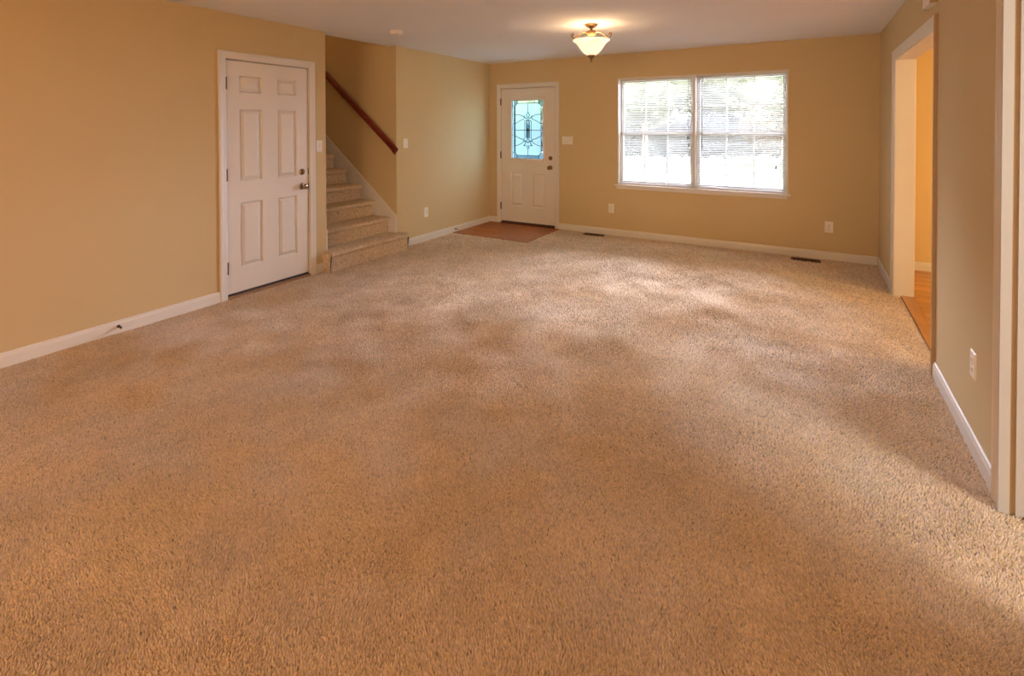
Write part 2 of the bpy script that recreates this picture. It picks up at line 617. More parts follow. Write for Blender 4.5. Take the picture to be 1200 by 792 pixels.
# ------------------------------------------------------------------ carpet
def smooth_noise(x, y, scale, seed):
    r = np.random.default_rng(seed)
    n = 64
    g = r.random((n, n))
    fx, fy = x / scale, y / scale
    ix, iy = np.floor(fx).astype(int), np.floor(fy).astype(int)
    tx, ty = fx - ix, fy - iy
    tx = tx * tx * (3 - 2 * tx)
    ty = ty * ty * (3 - 2 * ty)
    a = g[ix % n, iy % n]
    b = g[(ix + 1) % n, iy % n]
    c = g[ix % n, (iy + 1) % n]
    d = g[(ix + 1) % n, (iy + 1) % n]
    return (a * (1 - tx) + b * tx) * (1 - ty) + (c * (1 - tx) + d * tx) * ty


YARN = np.array([0.79, 0.605, 0.43])


def yarn_colors(n, r):
    """flecked yarn: mostly beige, some darker brown and some pale tufts"""
    v = np.clip(r.normal(1.0, 0.13, n), 0.45, 1.35)
    dark = r.random(n) < 0.02
    v[dark] *= 0.55
    col = YARN[None, :] * v[:, None]
    col[:, 2] *= 1 + 0.10 * r.normal(0, 1, n)
    return np.clip(col, 0.01, 0.95)


def tufts(px, py, pz, r, lean, pitch, hmin, hmax, normal=(0, 0, 1), uax=(1, 0, 0), vax=(0, 1, 0)):
    """four-sided leaning tufts; returns verts (5n,3), quads/tris indices (4n,3), colours (5n,4)"""
    n = len(px)
    base = np.stack([px, py, pz], 1)
    U, V, N = (np.array(q, float) for q in (uax, vax, normal))
    ang = r.random(n) * math.pi
    rad = pitch * r.uniform(0.75, 1.15, n)
    verts = np.zeros((n, 5, 3))
    for k in range(4):
        a = ang + k * math.pi / 2
        verts[:, k] = base + (np.cos(a) * rad)[:, None] * U + (np.sin(a) * rad)[:, None] * V
    hh = r.uniform(hmin, hmax, n)
    la = r.random(n) * 2 * math.pi
    lr = r.uniform(0, 0.6, n) * pitch
    verts[:, 4] = base + hh[:, None] * N + (np.cos(la) * lr + lean[0])[:, None] * U + (np.sin(la) * lr + lean[1])[:, None] * V
    idx = (np.arange(n) * 5)[:, None, None] + np.array([[0, 1, 4], [1, 2, 4], [2, 3, 4], [3, 0, 4]])[None]
    c = yarn_colors(n, r)
    col = np.ones((n, 5, 4))
    col[:, :, :3] = c[:, None, :]
    return verts.reshape(-1, 3), idx.reshape(-1, 3), col.reshape(-1, 4)


def mesh_from_arrays(name, V, T, COL, mat):
    me = bpy.data.meshes.new(name)
    me.vertices.add(len(V))
    me.vertices.foreach_set('co', V.astype(np.float32).ravel())
    me.loops.add(len(T) * 3)
    me.loops.foreach_set('vertex_index', T.astype(np.int32).ravel())
    me.polygons.add(len(T))
    me.polygons.foreach_set('loop_start', (np.arange(len(T)) * 3).astype(np.int32))
    me.polygons.foreach_set('loop_total', np.full(len(T), 3, np.int32))
    me.update(calc_edges=True)
    at = me.color_attributes.new('yarn', 'BYTE_COLOR', 'POINT')
    srgb = COL.copy()
    at.data.foreach_set('color', srgb.astype(np.float32).ravel())
    me.materials.append(mat)
    return me


VENTS = [(-2.490, 6.372), (-0.010, 6.330)]
VW, VD = 0.28, 0.10


def carpet():
    r = np.random.default_rng(11)
    # finer tufts where the carpet is close enough to see them, coarser towards the far wall
    xs, ys, ps = [], [], []
    for y0, y1, q in ((0.15, 2.2, 0.0055), (2.2, 3.4, 0.0072), (3.4, 4.7, 0.0094), (4.7, YB - 0.01, 0.0114)):
        gx, gy = np.meshgrid(np.arange(XL + 0.002, 0.697, q), np.arange(y0, y1, q))
        xs.append(gx.ravel() + r.uniform(-0.45, 0.45, gx.size) * q)
        ys.append(gy.ravel() + r.uniform(-0.45, 0.45, gx.size) * q)
        ps.append(np.full(gx.size, q))
    x, y, p = (np.concatenate(q) for q in (xs, ys, ps))
    keep = (x > XL + 0.016) & (y < YB - 0.016)
    keep &= ~((x < LX + 0.008) & (y > LY - 0.008))
    inside_opening = ((y > O1[0] + 0.016) & (y < O1[1] - 0.016) & (x < 0.699)) | ((y > O2[0] + 0.016) & (y < O2[1] - 0.016))
    keep &= (x < XR - 0.012) | inside_opening
    for vx, vy in VENTS:
        keep &= ~((abs(x - vx) < VW / 2 + 0.004) & (abs(y - vy) < VD / 2 + 0.004))
    keep &= ~((x < -4.13) & (y > 3.37) & (y < 4.50))
    keep &= ~((x < XL + 0.03) & (y > 2.40) & (y < 3.22))
    # leave out what lies far outside the view, on the left behind the viewpoint
    keep &= y > 0.25 - 0.24 * (x + 4.25) + 0.0 * y - 0.35 + np.clip(-1.2 - x, 0, 9) * 0.24
    x, y, p = x[keep], y[keep], p[keep]
    # pile direction: broad drifts, vacuum strokes and foot marks change how the tufts lean
    n1 = 0.5 * smooth_noise(x + 9, y + 3, 0.50, 1) + 0.9 * smooth_noise(x + 5, y + 7, 0.19, 2) - 0.7
    n2 = 0.5 * smooth_noise(x + 2, y + 8, 0.55, 3) + 0.9 * smooth_noise(x + 1, y + 4, 0.17, 4) - 0.7
    wob = 0.35 * (smooth_noise(x + 7, y + 2, 0.8, 12) - 0.5) + 0.12 * (smooth_noise(x + 7, y + 2, 0.15, 13) - 0.5)
    s = x * 0.55 + y * 0.83 + wob
    stroke = np.clip((smooth_noise(s * 1.0 + 20, (x - y) * 0.30 + 30, 0.30, 5) - 0.5) * 5, -1, 1) * np.clip(smooth_noise(x + 3, y + 6, 1.1, 6) * 2 - 0.7, 0, 1)
    lean_x = 0.0075 * n1 + 0.0024 * stroke
    lean_y = 0.0075 * n2 + 0.0024 * stroke
    z = np.full(len(x), FZ)
    V, T, COL = tufts(x, y, z, r, (lean_x, lean_y), p * 0.76, 0.0075, np.clip(0.0065 + p * 1.15, 0, 0.0165))
    # tips stay clear of the walls
    tip = V[4::5]
    tip[:, 0] = np.clip(tip[:, 0], XL + 0.004, np.where(x < XR, XR - 0.002, 0.699))
    tip[:, 1] = np.clip(tip[:, 1], None, np.where(x > XR, np.where(y > 3, O1[1], O2[1]) - 0.014, YB - 0.004))
    wear_shade = 1 + 0.16 * (smooth_noise(x + 4, y + 5, 0.35, 8) - 0.5) + 0.12 * (smooth_noise(x + 4, y + 5, 0.09, 9) - 0.5)  # trodden patches, with pile shading painted into the yarn tone
    COL[:, :3] *= np.repeat(wear_shade, 5)[:, None]
    # backing sheet: a few quads tiling round the landing
    def sheet(a, b, c, d):
        nonlocal V, T, COL
        n = len(V)
        V = np.vstack([V, [[a, c, FZ], [b, c, FZ], [b, d, FZ], [a, d, FZ]]])
        T = np.vstack([T, [[n, n + 1, n + 2], [n, n + 2, n + 3]]])
        COL = np.vstack([COL, np.tile(np.append(YARN * 0.8, 1), (4, 1))])
    sheet(XL + 0.001, XR - 0.001, YR + 0.001, LY)
    sheet(LX + 0.006, XR - 0.001, LY, YB - 0.001)
    sheet(XR - 0.001, 0.699, O1[0] + 0.013, O1[1] - 0.013)
    sheet(XR - 0.001, 0.699, O2[0] + 0.013, O2[1] - 0.013)
    me = mesh_from_arrays('carpet', V, T, COL, M['carpet'])
    o = bpy.data.objects.new('carpet', me)
    C.objects.link(o)
    o['label'] = 'flecked beige cut pile carpet covering the whole living room floor'
    o['category'] = 'carpet'
    o['kind'] = 'stuff'
    return o


carpet()

# ------------------------------------------------------------------ baseboards and cased openings
baseboard('baseboard_left', F_left, [(YR, D1[0] - 0.064), (D1[1] + 0.064, 3.38), (4.50, YB)], 'white baseboard along the foot of the left wall')
baseboard('baseboard_back', F_back, [(XL, D2[0] - 0.064), (D2[1] + 0.064, XR)], 'white baseboard along the foot of the far wall')
baseboard('baseboard_right', F_right, [(YR, O2[0] - 0.06), (O2[1] + 0.088, O1[0] - 0.064), (O1[1] + 0.075, YB)], 'white baseboard along the foot of the right wall')
baseboard('baseboard_dining', F_dine, [(XR + TH, 5.3)], 'white baseboard along the dining room wall')

t1 = thing('trim_1', 'white cased opening in the right wall leading to the dining room', None, (XR, O1[0], 0), kind='structure')
casing(t1, F_right, O1[0], O1[1], FZ, O1[2], 0.072, (M['trim_dark'], M['trim'], M['trim']))  # near leg set in a darker tan than the other pieces
MB().box(XR - 0.004, XR + TH + 0.004, O1[1] - 0.012, O1[1] + 0.001, FZ, O1[2]).build('jamb', M['trim'], t1, 0.002)
MB().box(XR - 0.004, XR + TH + 0.004, O1[0] - 0.001, O1[0] + 0.012, FZ, O1[2]).build('jamb', M['trim'], t1, 0.002)
MB().box(XR - 0.004, XR + TH + 0.004, O1[0], O1[1], O1[2] - 0.012, O1[2] + 0.001).build('head_jamb', M['trim'], t1, 0.002)


def F_din_side(u, z, n):
    return (XR + TH + n, u, z)


casing(t1, F_din_side, O1[0], O1[1], 0, O1[2], 0.072)

t2 = thing('trim_2', 'white door casing with a grooved jamb at the right edge of the view', None, (XR, O2[1], 0), kind='structure')
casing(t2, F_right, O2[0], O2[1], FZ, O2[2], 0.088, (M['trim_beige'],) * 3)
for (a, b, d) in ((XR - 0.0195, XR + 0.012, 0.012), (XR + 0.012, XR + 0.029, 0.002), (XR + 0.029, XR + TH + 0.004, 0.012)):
    MB().box(a, b, O2[1] - d, O2[1] + 0.001, FZ, O2[2]).build('jamb', M['trim_dark'] if d < 0.01 else M['trim_grey'], t2)  # groove strip toned dark, its recess shade painted in
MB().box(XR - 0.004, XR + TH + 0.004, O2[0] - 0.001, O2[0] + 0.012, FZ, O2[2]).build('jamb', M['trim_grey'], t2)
MB().box(XR - 0.004, XR + TH + 0.004, O2[0], O2[1], O2[2] - 0.012, O2[2] + 0.001).build('head_jamb', M['trim'], t2)
casing(t2, F_din_side, O2[0], O2[1], 0, O2[2], 0.06)


# ------------------------------------------------------------------ doors
def door_slab(name, parent, fr, u0, u1, z0, z1, nf, thick, panels, hole=None):
    us = sorted({u0, u1} | {q for p in panels for q in p[:2]} | (set(hole[:2]) if hole else set()))
    zs = sorted({z0, z1} | {q for p in panels for q in p[2:]} | (set(hole[2:]) if hole else set()))
    mb = MB()

    def isin(cu, cz, r):
        return r[0] < cu < r[1] and r[2] < cz < r[3]

    for i in range(len(us) - 1):
        for j in range(len(zs) - 1):
            cu, cz = (us[i] + us[i + 1]) / 2, (zs[j] + zs[j + 1]) / 2
            if hole and isin(cu, cz, hole):
                continue
            q = [(us[i], zs[j]), (us[i + 1], zs[j]), (us[i + 1], zs[j + 1]), (us[i], zs[j + 1])]
            mb.add([fr(u, z, nf - thick) for u, z in q], [(3, 2, 1, 0)])
            if any(isin(cu, cz, p) for p in panels):
                continue
            mb.add([fr(u, z, nf) for u, z in q], [(0, 1, 2, 3)])
    for p in panels:
        a, b, c, d = p
        levels = [(0, 0), (0.006, -0.005), (0.010, -0.016), (0.016, -0.017)]
        rings = [[fr(u, z, nf + dn) for u, z in ((a + i, c + i), (b - i, c + i), (b - i, d - i), (a + i, d - i))] for i, dn in levels]
        for r0, r1 in zip(rings, rings[1:]):
            mb.add(r0 + r1, [(k, (k + 1) % 4, 4 + (k + 1) % 4, 4 + k) for k in range(4)])
        mb.add(rings[-1], [(0, 1, 2, 3)])
    edge = [(u0, z0), (u1, z0), (u1, z1), (u0, z1)]
    mb.prism([fr(u, z, nf) for u, z in edge], [fr(u, z, nf - thick) for u, z in edge], cap=False)
    if hole:
        e2 = [(hole[0], hole[2]), (hole[1], hole[2]), (hole[1], hole[3]), (hole[0], hole[3])]
        mb.prism([fr(u, z, nf) for u, z in e2], [fr(u, z, nf - thick) for u, z in e2], cap=False)
    slab = mb.build(name, M['door'], parent)
    for p in panels:
        a, b, c, d = p
        m = MB()
        rings = [[fr(u, z, nf + dn) for u, z in ((a + i, c + i), (b - i, c + i), (b - i, d - i), (a + i, d - i))]
                 for i, dn in ((0.016, -0.0171), (0.019, -0.0135), (0.040, -0.003), (0.044, -0.002))]
        for r0, r1 in zip(rings, rings[1:]):
            m.add(r0 + r1, [(k, (k + 1) % 4, 4 + (k + 1) % 4, 4 + k) for k in range(4)])
        m.add(rings[-1], [(0, 1, 2, 3)])
        m.build('panel', M['door'], slab)
    return slab


def knob_set(parent, fr, u, z, n, mat, axis, sgn):
    """rosette, neck and ball knob turned about the wall normal"""
    c = fr(u, z, n)
    S = lambda prof: [(r, sgn * h) for r, h in prof]
    k = MB().lathe(S([(0.0325, 0), (0.0325, 0.004), (0.027, 0.009), (0.014, 0.011)]), c, axis, 24).build('rosette', mat, parent, smooth=True)
    MB().lathe(S([(0.011, 0.009), (0.011, 0.030), (0.018, 0.034), (0.026, 0.041), (0.0285, 0.050), (0.027, 0.058), (0.020, 0.064), (0.009, 0.066), (0.001, 0.0665)]), c, axis, 24).build('knob', mat, parent, smooth=True)
    return k


def deadbolt(parent, fr, u, z, n, mat, axis, sgn):
    c = fr(u, z, n)
    S = lambda prof: [(r, sgn * h) for r, h in prof]
    d = MB().lathe(S([(0.031, 0), (0.031, 0.005), (0.025, 0.012), (0.012, 0.013), (0.001, 0.0132)]), c, axis, 24).build('deadbolt', mat, parent, smooth=True)
    m = MB()
    m.fbox(fr, u - 0.004, u + 0.004, z - 0.018, z + 0.018, n + 0.012, n + 0.028)
    m.build('thumb_turn', mat, d, 0.002)


def hinge(parent, fr, u, z, n, mat, axis):
    h = MB()
    c = fr(u, z - 0.047, n + 0.006)
    h.lathe([(0.010, 0), (0.010, 0.100)], c, 'Z', 12)
    h.lathe([(0.006, 0.100), (0.010, 0.102), (0.006, 0.109)], c, 'Z', 12)
    h.fbox(fr, u - 0.006, u + 0.002, z - 0.045, z + 0.045, n - 0.010, n + 0.001)
    h.build('hinge', mat, parent)


# --- left six-panel door
d1 = thing('door_1', 'white six-panel door on the left wall beside the staircase', 'door', F_left(2.80, 0, 0), kind='structure')
casing(d1, F_left, D1[0], D1[1], FZ, D1[2])
for a, b in ((D1[0] - 0.019, D1[0] + 0.004), (D1[1] - 0.004, D1[1] + 0.019)):
    MB().fbox(F_left, a, b, FZ, D1[2] + 0.01, -TH, 0.0).build('jamb', M['trim'], d1)
    MB().fbox(F_left, min(a, b) + (0.0 if a < 2.8 else -0.012), max(a, b) + (0.012 if a < 2.8 else 0.0), FZ, D1[2] - 0.004, -0.09, -0.054).build('stop', M['trim_dark'], d1)
MB().fbox(F_left, D1[0] - 0.019, D1[1] + 0.019, D1[2] - 0.004, D1[2] + 0.019, -TH, 0.0).build('head_jamb', M['trim'], d1)
MB().fbox(F_left, D1[0], D1[1], D1[2] - 0.020, D1[2] + 0.002, -0.09, -0.054).build('stop', M['trim_dark'], d1)
PAN1 = []
for ua, ub in ((2.521, 2.733), (2.884, 3.088)):
    for za, zb in ((1.768, 1.916), (0.992, 1.625), (0.240, 0.806)):
        PAN1.append((ua, ub, za, zb))
s1 = door_slab('door_slab', d1, F_left, 2.406, 3.208, 0.032, 2.041, -0.008, 0.044, PAN1)
knob_set(d1, F_left, 3.142, 0.888, -0.008, M['nickel'], 'X', 1)
deadbolt(d1, F_left, 3.142, 1.030, -0.008, M['nickel'], 'X', 1)
for z in (1.836, 1.052, 0.253):
    hinge(d1, F_left, 2.400, z, -0.004, M['bronze'], 'X')
for z in (0.885, 1.028):
    MB().fbox(F_left, 3.2145, 3.2165, z - 0.03, z + 0.03, -0.03, -0.005).build('strike_plate', M['bronze'], d1)
MB().fbox(F_left, D1[0], D1[1], FZ, 0.012, -TH, 0.014).build('threshold', M['threshold'], d1, 0.003)
MB().fbox(F_left, D1[0] + 0.01, D1[1] - 0.01, 0.012, 0.031, -0.06, -0.013).build('door_sweep', M['slot'], d1)
MB().fbox(F_left, D1[0] - 0.05, D1[1] + 0.05, -0.05, D1[2] + 0.1, -TH - 0.06, -TH).build('backing_board', M['wall'], d1)

# --- front door with the leaded glass
d2 = thing('door_2', 'white front door with a leaded glass light in the far wall', 'door', F_back(-3.59, 0, 0), kind='structure')
casing(d2, F_back, D2[0], D2[1], FZ, D2[2])
for a, b in ((D2[0] - 0.019, D2[0] + 0.004), (D2[1] - 0.004, D2[1] + 0.019)):
    MB().fbox(F_back, a, b, FZ, D2[2] + 0.01, -0.16, 0.0).build('jamb', M['trim'], d2)
    MB().fbox(F_back, a + (0.0 if a < -3.6 else -0.012), b + (0.012 if a < -3.6 else 0.0), FZ, D2[2] - 0.004, -0.09, -0.056).build('stop', M['trim_dark'], d2)
MB().fbox(F_back, D2[0] - 0.019, D2[1] + 0.019, D2[2] - 0.004, D2[2] + 0.019, -0.16, 0.0).build('head_jamb', M['trim'], d2)
MB().fbox(F_back, D2[0], D2[1], D2[2] - 0.022, D2[2] + 0.002, -0.09, -0.056).build('stop', M['trim_dark'], d2)
G = (-3.853, -3.320, 0.990, 1.867)
PAN2 = [(-3.876, -3.668, 0.272, 0.775), (-3.515, -3.302, 0.268, 0.774)]
s2 = door_slab('door_slab', d2, F_back, -4.038, -3.136, 0.034, 2.041, -0.010, 0.044, PAN2, G)
LITE_SEC = [(0.0, -0.012), (0.0, 0.0), (0.006, 0.004), (0.022, 0.006), (0.034, 0.002), (0.036, -0.011), ]
ring_frame(MB(), F_back, G[0] + 0.004, G[1] - 0.004, G[2] + 0.004, G[3] - 0.004, LITE_SEC).build('light_frame', M['door'], s2)
knob_set(d2, F_back, -3.205, 0.872, -0.010, M['brass'], 'Y', -1)
deadbolt(d2, F_back, -3.205, 1.010, -0.010, M['brass'], 'Y', -1)
for z in (1.841, 1.031, 0.254):
    hinge(d2, F_back, -4.046, z, -0.004, M['bronze'], 'Y')
MB().fbox(F_back, -3.1305, -3.128, 0.845, 0.90, -0.03, -0.004).build('strike_plate', M['bronze'], d2)
MB().fbox(F_back, D2[0], D2[1], FZ, 0.016, -0.16, 0.022).build('threshold', M['sill_wood'], d2, 0.004)
MB().fbox(F_back, D2[0] + 0.008, D2[1] - 0.008, 0.016, 0.033, -0.055, -0.014).build('door_sweep', M['slot'], d2)


def gp(s, t):
    return (G[0] + 0.004 + s * (G[1] - G[0] - 0.008), G[3] - 0.004 - t * (G[3] - G[2] - 0.008))


GN = -0.030


def pane(name, poly, n0, n1, mat):
    pts = [gp(s, t) for s, t in poly]
    return MB().prism([F_back(u, z, n0) for u, z in pts], [F_back(u, z, n1) for u, z in pts]).build(name, mat, s2)


def mirror(poly):
    return [(1 - s, t) for s, t in poly]


b_, bt = 0.085, 0.052
cs, ct = 0.17, 0.105   # corner cut of the field
field = [(b_ + 0.07, bt), (1 - b_ - 0.07, bt), (1 - b_, bt + 0.045), (1 - b_, 1 - bt - 0.045), (1 - b_ - 0.07, 1 - bt), (b_ + 0.07, 1 - bt), (b_, 1 - bt - 0.045), (b_, bt + 0.045)]
pane('glass_field', field, GN, GN + 0.004, M['art_glass'])
pane('glass_border', [(b_ + 0.07, 0), (1 - b_ - 0.07, 0), (1 - b_ - 0.07, bt), (b_ + 0.07, bt)], GN, GN + 0.004, M['bevel_glass'])
pane('glass_border', [(b_ + 0.07, 1 - bt), (1 - b_ - 0.07, 1 - bt), (1 - b_ - 0.07, 1), (b_ + 0.07, 1)], GN, GN + 0.004, M['border_glass'])
pane('glass_border', [(0, bt + 0.045), (b_, bt + 0.045), (b_, 1 - bt - 0.045), (0, 1 - bt - 0.045)], GN, GN + 0.004, M['border_glass'])
pane('glass_border', [(1 - b_, bt + 0.045), (1, bt + 0.045), (1, 1 - bt - 0.045), (1 - b_, 1 - bt - 0.045)], GN, GN + 0.004, M['bevel_glass'])
for fs, ft in ((0, 0), (1, 0), (0, 1), (1, 1)):
    q = [(0, 0), (b_ + 0.07, 0), (b_ + 0.07, bt), (b_, bt + 0.045), (0, bt + 0.045)]
    pane('glass_corner', [((1 - s) if fs else s, (1 - t) if ft else t) for s, t in q], GN, GN + 0.004, M['border_glass'])
for name, poly in (('glass_diamond', [(0.50, 0.20), (0.555, 0.255), (0.50, 0.315), (0.445, 0.255)]),
                   ('glass_diamond', [(0.50, 0.345), (0.555, 0.378), (0.50, 0.41), (0.445, 0.378)]),
                   ('glass_diamond', [(0.50, 0.485), (0.54, 0.515), (0.50, 0.545), (0.46, 0.515)]),
                   ('glass_diamond', [(0.50, 0.655), (0.55, 0.695), (0.50, 0.735), (0.45, 0.695)]),
                   ('glass_diamond', [(0.50, 0.775), (0.545, 0.805), (0.50, 0.835), (0.455, 0.805)]),
                   ('glass_petal', [(0.49, 0.335), (0.38, 0.262), (0.355, 0.275), (0.42, 0.325)]),
                   ('glass_petal', [(0.51, 0.335), (0.62, 0.262), (0.645, 0.275), (0.58, 0.325)]),
                   ('glass_petal', [(0.49, 0.725), (0.37, 0.665), (0.34, 0.685), (0.43, 0.725)]),
                   ('glass_petal', [(0.51, 0.725), (0.63, 0.665), (0.66, 0.685), (0.57, 0.725)]),
                   ('glass_petal', [(0.49, 0.745), (0.39, 0.755), (0.36, 0.785), (0.44, 0.775)]),
                   ('glass_petal', [(0.51, 0.745), (0.61, 0.755), (0.64, 0.785), (0.56, 0.775)])):
    pane(name, poly, GN + 0.0042, GN + 0.008, M['bevel_glass'])
pane('glass_column', [(0.445, 0.415), (0.555, 0.415), (0.555, 0.65), (0.445, 0.65)], GN + 0.0042, GN + 0.007, M['border_glass'])

lines = []


def cl(*pts):
    lines.append(pts)


cl((0, 0), (1, 0)); cl((0, 1), (1, 1)); cl((0, 0), (0, 1)); cl((1, 0), (1, 1))
cl(*(field + [field[0]]))
for fs, ft in ((0, 0), (1, 0), (0, 1), (1, 1)):
    for q in (((b_ + 0.07, 0), (b_ + 0.07, bt)), ((0, bt + 0.045), (b_, bt + 0.045))):
        cl(*[((1 - s) if fs else s, (1 - t) if ft else t) for s, t in q])
for side in (0, 1):
    f = (lambda p: mirror(p)) if side else (lambda p: list(p))
    cl(*f([(b_, 0.245), (0.20, 0.247), (0.30, 0.262), (0.40, 0.295), (0.49, 0.335)]))
    cl(*f([(b_, 0.405), (0.20, 0.365), (0.30, 0.335), (0.37, 0.325), (0.38, 0.262)]))
    cl(*f([(0.395, 0.355), (0.395, 0.66)]))
    cl(*f([(0.445, 0.378), (0.445, 0.66)]))
    cl(*f([(0.395, 0.355), (0.50, 0.345)]))
    cl(*f([(b_, 0.515), (0.395, 0.515)]))
    cl(*f([(0.46, 0.515), (0.395, 0.515)]))
    cl(*f([(b_, 0.615), (0.18, 0.640), (0.30, 0.670), (0.40, 0.668)]))
    cl(*f([(b_, 0.785), (0.20, 0.770), (0.30, 0.740), (0.40, 0.690), (0.49, 0.725)]))
    cl(*f([(0.34, 0.685), (0.43, 0.725), (0.36, 0.785), (0.44, 0.775)]))
    cl(*f([(0, 0.40), (b_, 0.40)])); cl(*f([(0, 0.60), (b_, 0.60)]))
for d in ([(0.50, 0.20), (0.555, 0.255), (0.50, 0.315), (0.445, 0.255)], [(0.50, 0.345), (0.555, 0.378), (0.50, 0.41), (0.445, 0.378)],
          [(0.50, 0.485), (0.54, 0.515), (0.50, 0.545), (0.46, 0.515)], [(0.50, 0.655), (0.55, 0.695), (0.50, 0.735), (0.45, 0.695)],
          [(0.50, 0.775), (0.545, 0.805), (0.50, 0.835), (0.455, 0.805)]):
    cl(*(d + [d[0]]))
cl((0.5, bt), (0.5, 0.20)); cl((0.5, 0.41), (0.5, 0.485)); cl((0.5, 0.545), (0.5, 0.655)); cl((0.5, 0.835), (0.5, 1 - bt))
came = MB()
for ln in lines:
    for (s0, t0), (s1_, t1_) in zip(ln, ln[1:]):
        a = F_back(*gp(s0, t0), GN + 0.004)
        b = F_back(*gp(s1_, t1_), GN + 0.004)
        came.tube([a, b], 0.0056, 5)
came.build('leading', M['lead'], s2)

# ------------------------------------------------------------------ window with sashes
wi = thing('window_1', 'wide white double window in the far wall behind mini blinds', 'window', (-1.19, YB, W[2]), kind='structure')
u0, u1, z0, z1 = W
for q in ((u0, u0 + 0.012, z0, z1), (u1 - 0.012, u1, z0, z1), (u0, u1, z1 - 0.012, z1), (u0, u1, z0, z0 + 0.012)):
    MB().fbox(F_back, *q, -0.15, -0.001).build('jamb', M['trim'], wi)
ring_frame(MB(), F_back, u0 + 0.004, u1 - 0.004, z0 + 0.004, z1 - 0.004, [(0, 0), (0, 0.004), (0.006, 0.004), (0.008, 0)]).build('edge_trim', M['trim'], wi)
MX0, MX1 = -1.229, -1.199
MB().fbox(F_back, MX0, MX1, z0, z1, -0.15, 0.004).build('mullion', M['trim'], wi, 0.002)
MB().fbox(F_back, u0 - 0.040, u1 + 0.028, z0 - 0.020, z0 + 0.002, -0.02, 0.034).build('window_stool', M['trim'], wi, 0.004)
MB().fbox(F_back, u0 - 0.012, u1 - 0.006, z0 - 0.058, z0 - 0.020, 0.0, 0.013).build('apron', M['trim'], wi, 0.003)
for (a, b) in ((u0 + 0.012, MX0), (MX1, u1 - 0.012)):
    zm = 1.372
    for (c, d, n) in ((zm - 0.02, z1 - 0.012, -0.135), (z0 + 0.012, zm + 0.02, -0.105)):
        sash = MB()
        sash.fbox(F_back, a, a + 0.042, c, d, n, n + 0.028)
        sash.fbox(F_back, b - 0.042, b, c, d, n, n + 0.028)
        sash.fbox(F_back, a + 0.042, b - 0.042, c, c + 0.042, n, n + 0.028)
        sash.fbox(F_back, a + 0.042, b - 0.042, d - 0.042, d, n, n + 0.028)
        so = sash.build('sash', M['trim'], wi)
        ww, hh = (b - a - 0.084) / 3, (d - c - 0.084) / 2
        for k in (1, 2):
            MB().fbox(F_back, a + 0.042 + k * ww - 0.008, a + 0.042 + k * ww + 0.008, c + 0.042, d - 0.042, n + 0.004, n + 0.024).build('muntin', M['trim'], so)
        MB().fbox(F_back, a + 0.042, b - 0.042, c + 0.042 + hh - 0.008, c + 0.042 + hh + 0.008, n + 0.006, n + 0.022).build('muntin', M['trim'], so)
        for i in range(3):
            for j in range(2):
                MB().fbox(F_back, a + 0.042 + i * ww, a + 0.042 + (i + 1) * ww, c + 0.042 + j * hh, c + 0.042 + (j + 1) * hh, n + 0.012, n + 0.016).build('pane', M['glass'], so)

# ------------------------------------------------------------------ mini blinds
TILT = math.radians(29)


def blind(label, a, b, wand_u, wand_z, cord_u, cord_ends):
    nb = -0.028
    t = thing('mini_blind', label, 'blind', F_back((a + b) / 2, z1 - 0.012, nb), group='white mini blinds on the front window')
    MB().fbox(F_back, a, b, z1 - 0.040, z1 - 0.013, nb - 0.014, nb + 0.014).build('headrail', M['slat'], t, 0.002)
    zt, zb = z1 - 0.050, z0 + 0.030
    n = int(round((zt - zb) / 0.0215))
    sl = None
    for i in range(n):
        z = zt - (zt - zb) * i / (n - 1)
        if sl is None:
            m = MB()
            ring0, ring1 = [], []
            for j in range(5):          # curved slat section
                q = (j / 4 - 0.5)
                dn, dz = q * 0.025, 0.0022 * (1 - 4 * q * q)
                nn = dn * math.cos(TILT) - dz * math.sin(TILT)
                zz = -dn * math.sin(TILT) + dz * math.cos(TILT)
                ring0.append(F_back(a + 0.004, z + zz, nb + nn))
                ring1.append(F_back(b - 0.004, z + zz, nb + nn))
            k = 5
            m.add(ring0 + ring1, [(j, j + 1, k + j + 1, k + j) for j in range(4)])
            sl = m.build('slat', M['slat'], t)
            zf = z
        else:
            o = sl.copy()
            C.objects.link(o)
            o.parent = t
            o.location = (0, 0, z - zf)
    MB().fbox(F_back, a + 0.002, b - 0.002, z0 + 0.006, z0 + 0.020, nb - 0.012, nb + 0.012).build('bottom_rail', M['slat'], t, 0.003)
    for f in (0.06, 0.5, 0.94):
        u = a + (b - a) * f
        for dn in (-0.0135, 0.0135):
            MB().tube([F_back(u, z1 - 0.04, nb + dn), F_back(u, z0 + 0.02, nb + dn)], 0.0009, 4).build('ladder_cord', M['cord'], t)
    MB().tube([F_back(wand_u, z1 - 0.03, nb + 0.018), F_back(wand_u, z1 - 0.06, nb + 0.024), F_back(wand_u, wand_z, nb + 0.026)], 0.0048, 6).build('tilt_wand', M['wand'], t)
    for k, ze in enumerate(cord_ends):
        cu = cord_u + 0.012 * k
        c = MB().tube([F_back(cord_u + 0.006 * k, z1 - 0.035, nb + 0.018), F_back(cu, (z1 + ze) / 2, nb + 0.020), F_back(cu, ze, nb + 0.022)], 0.0013, 5).build('pull_cord', M['cord'], t)
        MB().lathe([(0.002, 0.0), (0.008, -0.006), (0.011, -0.034), (0.004, -0.038)], F_back(cu, ze, nb + 0.022), 'Z', 10).build('tassel', M['wand'], c)


blind('left mini blind of the pair with two short pull cords', u0 + 0.040, MX0 - 0.004, u0 + 0.055, 1.350, -1.290, (1.345, 1.250))
blind('right mini blind of the pair with a dark tilt wand and long cord', MX1 + 0.004, u1 - 0.016, -1.120, 1.170, -0.312, (1.010,))

